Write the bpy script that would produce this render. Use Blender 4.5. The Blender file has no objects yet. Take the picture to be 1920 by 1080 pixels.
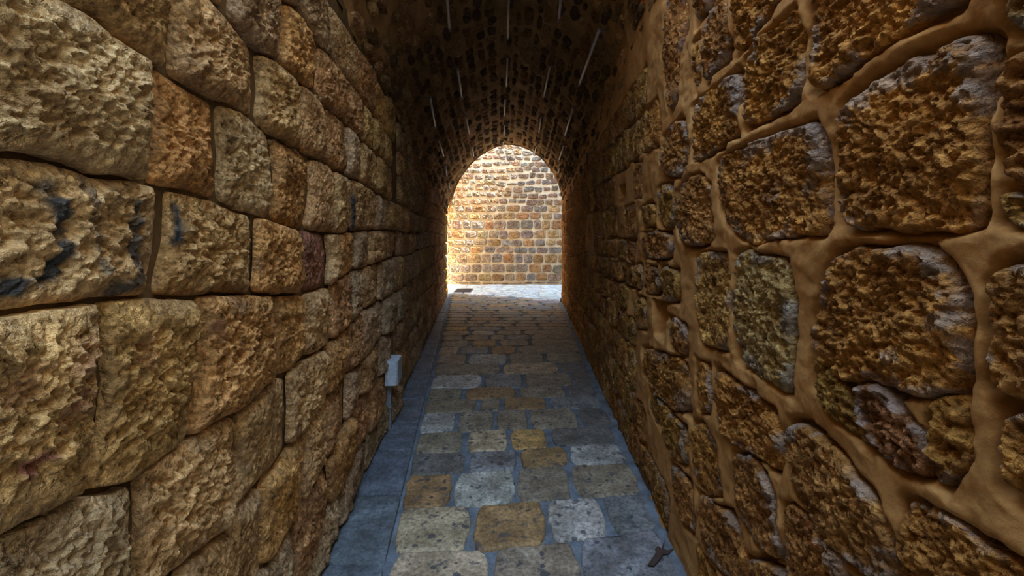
import bpy, math, random
import numpy as np

# ------------------------------------------------------------------ camera, sky, sun, exposure
F, CX, HY, CAMZ = 850.0, 960.0, 443.0, 1.6        # focal length in px, centre column, horizon row, eye height
scene = bpy.context.scene
cam_data = bpy.data.cameras.new('camera')
cam = bpy.data.objects.new('camera', cam_data)
scene.collection.objects.link(cam)
cam.location = (0, 0, CAMZ)
cam.rotation_euler = (math.pi/2, 0, 0)
cam_data.sensor_width = 36.0
cam_data.lens = 36.0*F/1920.0
cam_data.shift_y = -(540.0-HY)/1920.0
cam_data.clip_start = 0.02
cam_data.clip_end = 200
scene.camera = cam

world = bpy.data.worlds.new('sky')
scene.world = world
world.use_nodes = True
bg = world.node_tree.nodes['Background']
bg.inputs[0].default_value = (0.47, 0.69, 1.0, 1)
bg.inputs[1].default_value = 7.6

sun_data = bpy.data.lights.new('sun', 'SUN')
sun_data.energy = 54.0
sun_data.color = (1.0, 0.85, 0.62)
sun_data.angle = 0.05
sun = bpy.data.objects.new('sun', sun_data)
scene.collection.objects.link(sun)
sun.location = (6, 3, 12)
SUN_EL, SUN_AZ = math.radians(60), math.radians(-9)    # from the right, a little from behind
sd = (math.cos(SUN_EL)*math.cos(SUN_AZ), math.cos(SUN_EL)*math.sin(SUN_AZ), math.sin(SUN_EL))
from mathutils import Vector
sun.rotation_euler = Vector(sd).to_track_quat('Z', 'Y').to_euler()

vs = scene.view_settings
vs.view_transform = 'Standard'
vs.look = 'None'
vs.gamma = 1.0
vs.use_curve_mapping = False
vs.exposure = 0.22
scene.cycles.max_bounces = 10
scene.cycles.diffuse_bounces = 8
scene.cycles.use_denoising = True

rnd = random.Random(7)
col = scene.collection

# ------------------------------------------------------------------ numpy noise
def _h(ix, iy, iz, seed):
    with np.errstate(over='ignore'):
        n = (ix.astype(np.uint32)*np.uint32(374761393) + iy.astype(np.uint32)*np.uint32(668265263)
             + iz.astype(np.uint32)*np.uint32(2147483647) + np.uint32((seed*974711+12345) & 0xffffffff))
        n = (n ^ (n >> np.uint32(13)))*np.uint32(1274126177)
        n = (n ^ (n >> np.uint32(16)))*np.uint32(2246822519)
        n = n ^ (n >> np.uint32(15))
    return n.astype(np.float64)/4294967295.0

def vnoise(x, y, z, seed=0):
    xi, yi, zi = np.floor(x).astype(np.int64), np.floor(y).astype(np.int64), np.floor(z).astype(np.int64)
    fx, fy, fz = x-xi, y-yi, z-zi
    fx, fy, fz = [f*f*(3-2*f) for f in (fx, fy, fz)]
    out = 0
    for dx in (0, 1):
        wx = fx if dx else 1-fx
        for dy in (0, 1):
            wy = fy if dy else 1-fy
            for dz in (0, 1):
                wz = fz if dz else 1-fz
                out = out + wx*wy*wz*_h(xi+dx, yi+dy, zi+dz, seed)
    return out*2-1

def fbm(x, y, z, octaves=3, seed=0, gain=0.5):
    a, s, out = 1.0, 0.0, 0
    for o in range(octaves):
        out = out + a*vnoise(x, y, z, seed+o*17)
        s += a; a *= gain
        x, y, z = x*2.03+3.1, y*2.03+1.7, z*2.03+5.3
    return out/s

def cell2(x, y, seed=0):                       # distance to the nearest random point (2-D)
    xi, yi = np.floor(x).astype(np.int64), np.floor(y).astype(np.int64)
    d = np.full(x.shape, 9.0)
    zz = np.zeros_like(xi)
    for dx in (-1, 0, 1):
        for dy in (-1, 0, 1):
            px = xi+dx+_h(xi+dx, yi+dy, zz, seed); py = yi+dy+_h(xi+dx, yi+dy, zz+7, seed)
            d = np.minimum(d, np.hypot(px-x, py-y))
    return d

def smooth(a, b, x):
    t = np.clip((x-a)/(b-a), 0, 1)
    return t*t*(3-2*t)

# ------------------------------------------------------------------ the plan of the passage
LA, LB = -0.723, -0.0847            # left wall   X = LA + LB*Y
RA, RB = 0.736, 0.0435              # right wall  X = RA + RB*Y
APEX = 3.97
RW0 = 0.15                          # the right wall begins here; behind it lies an open square
VAULT0 = 2.2                        # where the vault begins; nearer than that the lane is open to the sky
def xl(Y): return LA+LB*Y
def xr(Y): return RA+RB*Y
def hw(Y): return (xr(Y)-xl(Y))/2
def xc(Y): return (xr(Y)+xl(Y))/2
def spring(Y): return APEX-1.22*hw(Y)
def yend(X): return 11.0-0.503*(X-1.3)

def left_uv(px, py):
    Y = LA/((px-CX)/F-LB); return Y, CAMZ+(HY-py)/F*Y
def right_uv(px, py):
    Y = RA/((px-CX)/F-RB); return Y, CAMZ+(HY-py)/F*Y
def floor_uv(px, py):
    Y = F*CAMZ/(py-HY); return (px-CX)/F*Y, Y
NL = np.array([1.0, -LB, 0])/math.hypot(1, LB)
NR = np.array([-1.0, RB, 0])/math.hypot(1, RB)
def map_left(u, v, h): return np.stack([xl(u)+NL[0]*h, u+NL[1]*h, v], -1)
def map_right(u, v, h): return np.stack([xr(u)+NR[0]*h, u+NR[1]*h, v], -1)
def map_floor(u, v, h): return np.stack([u, v, h], -1)
YW = 15.1
def map_far(u, v, h): return np.stack([u, YW-h, v], -1)
PX = np.array([0, .13, .39, .61, .78, .87, .95, 1.0]); PZ = np.array([1.0, .965, .85, .69, .51, .37, .17, 0])
def vault_pt(Y, a):
    th = np.abs(a)*math.pi/2
    s = np.sin(th)
    zf = np.where(a < 0, 0.55*np.interp(s, PX, PZ)+0.45*np.cos(th), np.cos(th))
    x = xc(Y)+np.sign(a)*s*hw(Y)
    z = spring(Y)+zf*1.22*hw(Y)
    return x, z
def map_vault(u, v, h):                        # u = depth, v = arc coordinate (metres-ish, 2.2 m either side of the crown)
    a = v/2.2
    x, z = vault_pt(u, a)
    nx, nz = xc(u)-x, spring(u)+0.25-z
    l = np.hypot(nx, nz)+1e-9
    return np.stack([x+nx/l*h, u, z+nz/l*h], -1)

# ------------------------------------------------------------------ materials
def nodes_of(name):
    m = bpy.data.materials.new(name); m.use_nodes = True
    nt = m.node_tree; b = nt.nodes['Principled BSDF']
    return m, nt, b
def N(nt, t, **kw):
    n = nt.nodes.new(t)
    for k, v in kw.items(): setattr(n, k, v)
    return n
def noise_node(nt, co, scale, detail=4, rough=0.6, w=None):
    n = N(nt, 'ShaderNodeTexNoise'); n.inputs['Scale'].default_value = scale
    n.inputs['Detail'].default_value = detail; n.inputs['Roughness'].default_value = rough
    nt.links.new(co, n.inputs['Vector']); return n
def ramp(nt, fac, stops):
    r = N(nt, 'ShaderNodeValToRGB'); e = r.color_ramp.elements
    e[0].position, e[0].color = stops[0][0], (*stops[0][1], 1)
    e[1].position, e[1].color = stops[-1][0], (*stops[-1][1], 1)
    for p, c in stops[1:-1]:
        x = e.new(p); x.color = (*c, 1)
    nt.links.new(fac, r.inputs[0]); return r.outputs[0]
def mix(nt, mode, fac, a, b):
    m = N(nt, 'ShaderNodeMixRGB', blend_type=mode)
    for k, v in ((0, fac), (1, a), (2, b)):
        if isinstance(v, (int, float)): m.inputs[k].default_value = v
        elif isinstance(v, tuple): m.inputs[k].default_value = (*v, 1)
        else: nt.links.new(v, m.inputs[k])
    return m.outputs[0]
def attr(nt, name):
    a = N(nt, 'ShaderNodeAttribute'); a.attribute_name = name; return a
def bump(nt, b, h, strength, dist):
    n = N(nt, 'ShaderNodeBump'); n.inputs['Strength'].default_value = strength; n.inputs['Distance'].default_value = dist
    nt.links.new(h, n.inputs['Height']); nt.links.new(n.outputs[0], b.inputs['Normal'])

def stone_material(name, fine=90.0, bump_d=0.006, rough=0.92, lo=(.50,.41,.31), hi=(1.6,1.62,1.64)):
    m, nt, b = nodes_of(name)
    co = N(nt, 'ShaderNodeTexCoord').outputs['Object']
    tint = attr(nt, 'tint').outputs['Color']
    n1 = noise_node(nt, co, 7, 5, 0.62); n2 = noise_node(nt, co, 34, 5, 0.7); n3 = noise_node(nt, co, fine, 4, 0.65)
    c = mix(nt, 'MULTIPLY', 1.0, tint, ramp(nt, n1.outputs['Fac'], [(.28, lo), (.5, (1, 1, 1)), (.74, hi)]))
    c = mix(nt, 'MULTIPLY', 0.9, c, ramp(nt, n2.outputs['Fac'], [(.3, (.5, .42, .33)), (.52, (1, 1, 1)), (.72, (1.5, 1.54, 1.6))]))
    c = mix(nt, 'MULTIPLY', 0.6, c, ramp(nt, n3.outputs['Fac'], [(.35, (.55, .5, .42)), (.65, (1.35, 1.38, 1.42))]))
    c = mix(nt, 'MIX', attr(nt, 'grey').outputs['Fac'], c, (.34, .33, .31))
    c = mix(nt, 'MIX', attr(nt, 'red').outputs['Fac'], c, (.46, .20, .14))
    c = mix(nt, 'MIX', attr(nt, 'paint').outputs['Fac'], c, (.050, .065, .085))
    nt.links.new(c, b.inputs['Base Color'])
    b.inputs['Roughness'].default_value = rough
    b.inputs['Specular IOR Level'].default_value = 0.25
    vo = N(nt, 'ShaderNodeTexVoronoi'); vo.inputs['Scale'].default_value = fine*.62; vo.feature = 'F1'
    nt.links.new(mix(nt, 'ADD', 0.02, co, n2.outputs['Color']), vo.inputs['Vector'])
    hsum = N(nt, 'ShaderNodeMath', operation='MULTIPLY_ADD')
    nt.links.new(vo.outputs['Distance'], hsum.inputs[0]); hsum.inputs[1].default_value = -1.1; nt.links.new(n2.outputs['Fac'], hsum.inputs[2])
    h2 = N(nt, 'ShaderNodeMath', operation='ADD'); nt.links.new(hsum.outputs[0], h2.inputs[0]); nt.links.new(n3.outputs['Fac'], h2.inputs[1])
    bump(nt, b, h2.outputs[0], 1.0, bump_d*2.2)
    return m

def mortar_material(name, ca, cb, scale=9, bump_d=0.003):
    m, nt, b = nodes_of(name)
    co = N(nt, 'ShaderNodeTexCoord').outputs['Object']
    n1 = noise_node(nt, co, scale, 5, 0.6); n2 = noise_node(nt, co, 60, 4, 0.7)
    c = ramp(nt, n1.outputs['Fac'], [(.3, ca), (.7, cb)])
    c = mix(nt, 'MULTIPLY', 0.6, c, ramp(nt, n2.outputs['Fac'], [(.3, (.65, .62, .58)), (.7, (1.25, 1.25, 1.25))]))
    nt.links.new(c, b.inputs['Base Color']); b.inputs['Roughness'].default_value = 0.9
    b.inputs['Specular IOR Level'].default_value = 0.2
    bump(nt, b, n2.outputs['Fac'], 0.8, bump_d)
    return m

def paving_material(name, spots=0.8):
    m, nt, b = nodes_of(name)
    co = N(nt, 'ShaderNodeTexCoord').outputs['Object']
    tint = attr(nt, 'tint').outputs['Color']
    n1 = noise_node(nt, co, 6, 5, 0.6); n2 = noise_node(nt, co, 45, 5, 0.7); n3 = noise_node(nt, co, 13, 6, 0.68)
    c = mix(nt, 'MULTIPLY', 1.0, tint, ramp(nt, n1.outputs['Fac'], [(.3, (.55, .53, .50)), (.5, (1, 1, 1)), (.7, (1.6, 1.62, 1.66))]))
    c = mix(nt, 'MULTIPLY', 0.8, c, ramp(nt, n2.outputs['Fac'], [(.34, (.38, .37, .36)), (.62, (1.4, 1.4, 1.4))]))
    c = mix(nt, 'MIX', ramp(nt, n3.outputs['Fac'], [(.56, (0, 0, 0)), (.62, (spots,)*3)]), c, (.075, .075, .085))
    # dark worn spots
    vo = N(nt, 'ShaderNodeTexVoronoi'); vo.inputs['Scale'].default_value = 17; vo.inputs['Randomness'].default_value = 1
    wob = mix(nt, 'ADD', 0.04, co, noise_node(nt, co, 30, 3).outputs['Color'])
    nt.links.new(wob, vo.inputs['Vector'])
    sz = N(nt, 'ShaderNodeSeparateColor'); nt.links.new(vo.outputs['Color'], sz.inputs[0])
    g = N(nt, 'ShaderNodeMath', operation='MULTIPLY_ADD'); nt.links.new(sz.outputs[0], g.inputs[0]); g.inputs[1].default_value = 0.9; g.inputs[2].default_value = -0.52
    lt = N(nt, 'ShaderNodeMath', operation='LESS_THAN'); nt.links.new(vo.outputs['Distance'], lt.inputs[0]); nt.links.new(g.outputs[0], lt.inputs[1])
    mm = N(nt, 'ShaderNodeMath', operation='MULTIPLY'); nt.links.new(lt.outputs[0], mm.inputs[0]); mm.inputs[1].default_value = spots
    c = mix(nt, 'MIX', mm.outputs[0], c, (.045, .05, .065))
    nt.links.new(c, b.inputs['Base Color'])
    nt.links.new(ramp(nt, n1.outputs['Fac'], [(.3, (.5,)*3), (.7, (.72,)*3)]), b.inputs['Roughness'])
    b.inputs['Specular IOR Level'].default_value = 0.35
    hs = N(nt, 'ShaderNodeMath', operation='ADD'); nt.links.new(n2.outputs['Fac'], hs.inputs[0]); nt.links.new(n1.outputs['Fac'], hs.inputs[1])
    bump(nt, b, hs.outputs[0], 0.6, 0.004)
    return m

def plain_material(name, c, rough=0.5, metal=0.0):
    m, nt, b = nodes_of(name)
    co = N(nt, 'ShaderNodeTexCoord').outputs['Object']
    n1 = noise_node(nt, co, 40, 3)
    k = ramp(nt, n1.outputs['Fac'], [(.3, tuple(v*.8 for v in c)), (.7, tuple(min(1, v*1.15) for v in c))])
    nt.links.new(k, b.inputs['Base Color'])
    b.inputs['Roughness'].default_value = rough; b.inputs['Metallic'].default_value = metal
    return m

M_LEFT = stone_material('sandstone_left')
M_RIGHT = stone_material('sandstone_right', fine=110, bump_d=0.005)
M_VAULT = stone_material('vault_rubble', fine=60, bump_d=0.012)
M_FAR = stone_material('far_wall_stone', fine=40, bump_d=0.02)
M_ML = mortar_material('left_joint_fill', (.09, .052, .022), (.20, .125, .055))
M_MR = mortar_material('right_mortar', (.33, .155, .042), (.58, .31, .105), 5, 0.003)
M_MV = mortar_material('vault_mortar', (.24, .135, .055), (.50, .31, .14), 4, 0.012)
M_MF = mortar_material('far_wall_mortar', (.52, .42, .27), (.78, .67, .48), 3)
M_PAVE = paving_material('paving')
M_KERB = paving_material('kerb', 0.35)
M_GROUT = mortar_material('floor_grout', (.10, .11, .12), (.24, .28, .33), 7)
M_OUT = mortar_material('outer_masonry', (.44, .32, .18), (.62, .48, .30), 2)
M_OUTG = mortar_material('outside_grout', (.40, .40, .40), (.58, .57, .55), 3)
M_METAL = plain_material('galvanised_metal', (.66, .66, .66), 0.45, 0.15)
M_BRKT = plain_material('bracket_steel', (.30, .30, .31), 0.45, 0.7)
M_BOX = plain_material('white_plastic', (.50, .56, .62), 0.45)
M_LID = plain_material('grey_plastic', (.36, .40, .46), 0.45)
M_COND = plain_material('grey_conduit', (.22, .23, .24), 0.6)
M_WIRE = plain_material('black_cable', (.02, .02, .02), 0.6)
M_LEAF = plain_material('dry_leaf', (.06, .035, .025), 0.8)
M_IRON = plain_material('cast_iron', (.045, .05, .07), 0.5, 0.3)

# ------------------------------------------------------------------ mesh helpers
def raw_mesh(name, co, quads, tris=None, attrs=None, smooth_shade=True):
    me = bpy.data.meshes.new(name)
    co = np.asarray(co, np.float32)
    quads = np.asarray(quads, np.int32).reshape(-1, 4)
    tris = np.zeros((0, 3), np.int32) if tris is None else np.asarray(tris, np.int32).reshape(-1, 3)
    me.vertices.add(len(co)); me.vertices.foreach_set('co', co.ravel())
    nl = len(quads)*4+len(tris)*3; nf = len(quads)+len(tris)
    me.loops.add(nl); me.loops.foreach_set('vertex_index', np.concatenate([quads.ravel(), tris.ravel()]).astype(np.int32))
    me.polygons.add(nf)
    st = np.concatenate([np.arange(len(quads))*4, len(quads)*4+np.arange(len(tris))*3]).astype(np.int32)
    me.polygons.foreach_set('loop_start', st)
    me.polygons.foreach_set('use_smooth', np.full(nf, smooth_shade))
    for k, v in (attrs or {}).items():
        v = np.asarray(v, np.float32)
        if v.ndim == 2:
            a = me.attributes.new(k, 'FLOAT_COLOR', 'POINT'); a.data.foreach_set('color', v.ravel())
        else:
            a = me.attributes.new(k, 'FLOAT', 'POINT'); a.data.foreach_set('value', v)
    me.update(); me.validate()
    return me

def link(name, me, mat, parent=None):
    o = bpy.data.objects.new(name, me); col.objects.link(o)
    if mat: me.materials.append(mat)
    if parent: o.parent = parent
    return o

def struct(o, label, cat):
    o['kind'] = 'structure'; o['label'] = label; o['category'] = cat; return o
def tag(o, label, cat, group=None):
    o['label'] = label; o['category'] = cat
    if group: o['group'] = group
    return o

def grid_mesh(name, P, attrs=None, flip=False):
    n, m = P.shape[:2]
    idx = np.arange(n*m).reshape(n, m)
    q = np.stack([idx[:-1, :-1], idx[1:, :-1], idx[1:, 1:], idx[:-1, 1:]], -1).reshape(-1, 4)
    if flip: q = q[:, ::-1]
    return raw_mesh(name, P.reshape(-1, 3), q, None, attrs)

def box_arrays(x0, x1, y0, y1, z0, z1):
    co = np.array([(x, y, z) for z in (z0, z1) for y in (y0, y1) for x in (x0, x1)], float)
    q = np.array([(0, 2, 3, 1), (4, 5, 7, 6), (0, 1, 5, 4), (2, 6, 7, 3), (0, 4, 6, 2), (1, 3, 7, 5)])
    return co, q

def bevel_box(name, x0, x1, y0, y1, z0, z1, mat, parent=None, bev=0.004):
    import bmesh
    co, q = box_arrays(x0, x1, y0, y1, z0, z1)
    bm = bmesh.new(); vsx = [bm.verts.new(c) for c in co]
    for f in q: bm.faces.new([vsx[i] for i in f])
    bmesh.ops.recalc_face_normals(bm, faces=bm.faces)
    bmesh.ops.bevel(bm, geom=list(bm.edges), offset=bev, segments=2, affect='EDGES', profile=0.5)
    me = bpy.data.meshes.new(name); bm.to_mesh(me); bm.free()
    return link(name, me, mat, parent)

def tube_mesh(name, pts, r, sides=10):
    pts = np.asarray(pts, float); n = len(pts)
    t = np.gradient(pts, axis=0); t /= np.linalg.norm(t, axis=1)[:, None]
    ref = np.array([0.31, 0.17, 0.93])
    a = np.cross(t, ref); a /= np.linalg.norm(a, axis=1)[:, None]; b = np.cross(t, a)
    an = np.arange(sides)*2*math.pi/sides
    P = pts[:, None]+r*(np.cos(an)[None, :, None]*a[:, None]+np.sin(an)[None, :, None]*b[:, None])
    idx = np.arange(n*sides).reshape(n, sides); nx = np.roll(idx, -1, 1)
    q = np.stack([idx[:-1], nx[:-1], nx[1:], idx[1:]], -1).reshape(-1, 4)
    co = np.concatenate([P.reshape(-1, 3), pts[:1], pts[-1:]])
    c0, c1 = n*sides, n*sides+1
    tr = [(c0, nx[0, i], idx[0, i]) for i in range(sides)]+[(c1, idx[-1, i], nx[-1, i]) for i in range(sides)]
    return raw_mesh(name, co, q, tr)

# ------------------------------------------------------------------ stones
def chaikin(p, k=2, r=0.25):
    for _ in range(k):
        q = np.roll(p, -1, 0)
        p = np.stack([p*(1-r)+q*r, p*r+q*(1-r)], 1).reshape(-1, 2)
    return p
def resample(p, n):
    q = np.concatenate([p, p[:1]]); d = np.concatenate([[0], np.cumsum(np.linalg.norm(np.diff(q, axis=0), axis=1))])
    t = np.linspace(0, d[-1], n, endpoint=False)
    return np.stack([np.interp(t, d, q[:, 0]), np.interp(t, d, q[:, 1])], 1)
def perimeter(p): return np.linalg.norm(np.roll(p, -1, 0)-p, axis=1).sum()
def ccw(p):
    a = (p[:, 0]*np.roll(p[:, 1], -1)-np.roll(p[:, 0], -1)*p[:, 1]).sum()
    return p if a > 0 else p[::-1]

def stone_arrays(poly, mapf, tint, seed, res, depth=0.05, bulge=0.02, edge=0.03, rough=1.0, gap=0.006, gapu=0.0, soft=0.0,
                 wig=0.004, nmax=260, rmax=44, strokes=(), reds=(), grey=0.0, flip=False, level=0.0, corner=2, tilt=True):
    """One stone: a star of rings over the outline, with a rounded edge and a pitted face."""
    poly = ccw(np.asarray(poly, float))
    b = chaikin(poly, corner, 0.25)
    n = int(np.clip(perimeter(b)/res, 12, nmax))
    b = resample(b, n)
    c = b.mean(0)
    rad = np.linalg.norm(b-c, axis=1)
    dirs = (b-c)/rad[:, None]
    w = vnoise(b[:, 0]*18, b[:, 1]*18, np.full(n, seed*1.7), 3)*wig + vnoise(b[:, 0]*60, b[:, 1]*60, np.full(n, seed*1.7), 5)*wig*0.4
    b = b+dirs*(w-gap)[:, None]
    b[:, 0] -= gapu*dirs[:, 0]*np.abs(dirs[:, 0])
    rad = np.maximum(np.linalg.norm(b-c, axis=1), 1e-4)
    rm = rad.mean()
    k = int(np.clip(rm/res, 3, rmax))
    e = min(edge/rm, 0.6)
    inner = np.linspace(1-e, 0, k+1)[:-1] if k > 1 else np.array([1-e])
    ne = max(2, min(6, int(e*k)+2))
    s = np.concatenate([[1.0], 1-e*(np.arange(ne)/ne)**1.4, inner])
    s[0] = 1.015
    d = (1-np.minimum(s, 1))*rm
    prof = 1-(1-np.clip(d/edge, 0, 1))**soft if soft else np.sqrt(np.clip(1-(1-np.clip(d/edge, 0, 1))**2, 0, 1))
    U = c[0]+s[:, None]*(b[:, 0]-c[0])[None]; V = c[1]+s[:, None]*(b[:, 1]-c[1])[None]
    U = np.append(U.ravel(), c[0]); V = np.append(V.ravel(), c[1])
    S = np.append(np.repeat(s, n), 0); PR = np.append(np.repeat(prof, n), 1.0)
    so = np.full(U.shape, seed*0.731)
    lump = fbm(U*7, V*7, so, 3, 1)*0.024
    mid = fbm(U*30, V*30, so, 3, 2, 0.65)*0.016+(0.3-np.abs(fbm(U*24, V*24, so+9, 3, 6, 0.65)))*0.019
    fine = fbm(U*85, V*85, so, 2, 3, .7)*0.011
    pm = smooth(-.25, .35, vnoise(U*8, V*8, so, 9))
    wu, wv = .012*vnoise(U*40, V*40, so, 13), .012*vnoise(U*40, V*40, so, 14)
    pits = smooth(0.45, 0.08, cell2((U+wu)*24+seed, (V+wv)*24, 4))*-0.013*pm+smooth(0.45, 0.1, cell2((U+wu)*55+seed, (V+wv)*55, 5))*-0.007*(1-.5*pm)
    tl = 0
    if tilt:
        rs = random.Random(seed)
        tl = ((U-c[0])*rs.uniform(-1, 1)+(V-c[1])*rs.uniform(-1, 1))*0.10
    H = level-depth+(depth+bulge)*(0.25+0.75*PR)+(lump+mid+fine+pits+tl)*rough*(0.12+0.88*PR)
    H[:n] = level-depth-0.02
    P = mapf(U, V, H)
    R = len(s)
    idx = np.arange(R*n).reshape(R, n); nx = np.roll(idx, -1, 1)
    q = np.stack([idx[:-1], nx[:-1], nx[1:], idx[1:]], -1).reshape(-1, 4)
    t = np.stack([idx[-1], nx[-1], np.full(n, R*n)], -1)
    if flip: q, t = q[:, ::-1], t[:, ::-1]
    m = len(U)
    A = {'tint': np.tile(np.array([*tint, 1.0]), (m, 1)), 'paint': np.zeros(m), 'red': np.zeros(m), 'grey': np.zeros(m)}
    for st in strokes:
        A['paint'] = np.maximum(A['paint'], stroke_mask(U, V, *st))
    for (ru, rv, rr, ra) in reds:
        A['red'] = np.maximum(A['red'], ra*smooth(rr, rr*0.2, np.hypot(U-ru, V-rv)+0.03*fbm(U*30, V*30, so, 2, 8)))
    if grey > 0:
        A['grey'] = np.clip(grey*smooth(0.0, 0.22, fbm(U*11, V*11, so+3, 4, 11, .65)+0.5*smooth(0.5, 1.0, S)-0.36), 0, 0.85)
    return P, q, t, A

def stroke_mask(U, V, pts, w, amt):
    d = np.full(U.shape, 9.0)
    for (a, b) in zip(pts[:-1], pts[1:]):
        ax, ay = a; bx, by = b
        L2 = (bx-ax)**2+(by-ay)**2+1e-12
        t = np.clip(((U-ax)*(bx-ax)+(V-ay)*(by-ay))/L2, 0, 1)
        d = np.minimum(d, np.hypot(U-ax-t*(bx-ax), V-ay-t*(by-ay)))
    z = np.zeros_like(U)
    br = 0.55+0.6*fbm(U*40, V*40, z, 3, 21)
    return np.clip(1.05*amt*smooth(w, w*0.35, d+.006*fbm(U*25, V*25, z, 2, 23))*smooth(0.0, 0.6, br), 0, 1)

class Bag:                                     # stones too small to pick apart, joined into one part
    def __init__(self): self.P, self.Q, self.T, self.A, self.n = [], [], [], [], 0
    def add(self, P, q, t, A):
        self.P.append(P); self.Q.append(q+self.n); self.T.append(t+self.n); self.A.append(A); self.n += len(P)
    def build(self, name, mat, parent):
        if not self.P: return
        A = {k: np.concatenate([a[k] for a in self.A]) for k in self.A[0]}
        o = link(name, raw_mesh(name, np.concatenate(self.P), np.concatenate(self.Q), np.concatenate(self.T), A), mat, parent)
        o['kind'] = 'stuff'
        return o

def put_stone(name, mat, parent, *a, label=None, **k):
    P, q, t, A = stone_arrays(*a, **k)
    o = link(name, raw_mesh(name, P, q, t, A), mat, parent)
    if label: o['label'] = label
    return o

def poly_sdf(U, V, poly):                      # signed distance (inside negative)
    d = np.full(U.shape, 9.0); ins = np.zeros(U.shape, bool)
    q = np.roll(poly, -1, 0)
    for (ax, ay), (bx, by) in zip(poly, q):
        L2 = (bx-ax)**2+(by-ay)**2+1e-12
        t = np.clip(((U-ax)*(bx-ax)+(V-ay)*(by-ay))/L2, 0, 1)
        d = np.minimum(d, np.hypot(U-ax-t*(bx-ax), V-ay-t*(by-ay)))
        c = ((ay > V) != (by > V)) & (U < (bx-ax)*(V-ay)/((by-ay) if by != ay else 1e-12)+ax)
        ins ^= c
    return np.where(ins, -d, d)

# ------------------------------------------------------------------ LEFT WALL
VPL = 888.0
def ratio_line(pts):
    xs = np.array([p[0] for p in pts], float); r = np.array([(p[1]-HY)/(VPL-p[0]) for p in pts])
    return lambda x: HY+np.interp(x, xs, r)*(VPL-x), r[-1]
LINES = {}
def L(name, *pts): LINES[name] = ratio_line(pts)
L('T', (560, -80), (640, 30), (703, 140), (740, 205))
L('Z', (533, 0), (572, 22), (578, 44), (597, 80), (630, 111), (650, 150), (667, 158), (680, 192), (710, 226), (744, 278))
L('A', (405, 0), (436, 30), (455, 58), (480, 95), (525, 114), (555, 145), (592, 172), (620, 206), (645, 225), (680, 264), (708, 292), (735, 318), (765, 351))
L('B', (119, 0), (175, 31), (239, 86), (292, 119), (350, 158), (400, 190), (442, 197), (480, 219), (511, 255), (544, 270), (578, 294), (614, 304), (639, 326), (678, 340), (705, 359), (728, 376), (770, 393))
L('C', (-60, 288), (40, 288), (100, 299), (183, 330), (260, 336), (313, 353), (367, 363), (417, 377), (453, 397), (483, 404), (528, 420), (556, 429), (594, 434), (639, 440), (667, 433), (711, 432), (747, 432), (789, 439))
L('D', (-60, 592), (0, 588), (100, 577), (183, 564), (287, 555), (367, 558), (400, 552), (469, 550), (492, 553), (567, 550), (608, 542), (636, 525), (664, 507), (694, 498), (736, 482), (789, 468))
L('E', (-60, 1042), (0, 1010), (92, 963), (147, 930), (236, 911), (292, 872), (344, 830), (400, 793), (464, 764), (492, 730), (511, 711), (547, 697), (569, 672), (611, 653), (631, 628), (656, 611), (678, 583), (708, 567), (745, 545))
L('F', (200, 1190), (310, 1085), (360, 1047), (388, 1019), (427, 985), (430, 955), (452, 944), (479, 916), (532, 860), (540, 836), (554, 828), (582, 790), (611, 747), (640, 718), (652, 697), (678, 679), (708, 642), (745, 608))
L('G', (420, 1180), (482, 1069), (510, 1058), (538, 1008), (571, 952), (574, 930), (604, 883), (627, 847), (632, 819), (650, 797), (675, 747), (708, 714), (745, 665))
L('H', (500, 1190), (579, 1074), (618, 958), (663, 866), (690, 820), (745, 712))
L('K', (500, 1298), (600, 1076), (745, 756))
TAN = (.53, .345, .165); PALE = (.60, .435, .24); OCH = (.51, .285, .11); BRN = (.42, .235, .11); PNK = (.27, .125, .085); GRY = (.45, .32, .20); OLV = (.44, .28, .11); SMO = (.45, .285, .14)
def jit(c, s=0.12, r=rnd):
    k = 1+r.uniform(-s, s); return tuple(min(1, v*k*(1+r.uniform(-s, s)*0.35)) for v in c)
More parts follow.
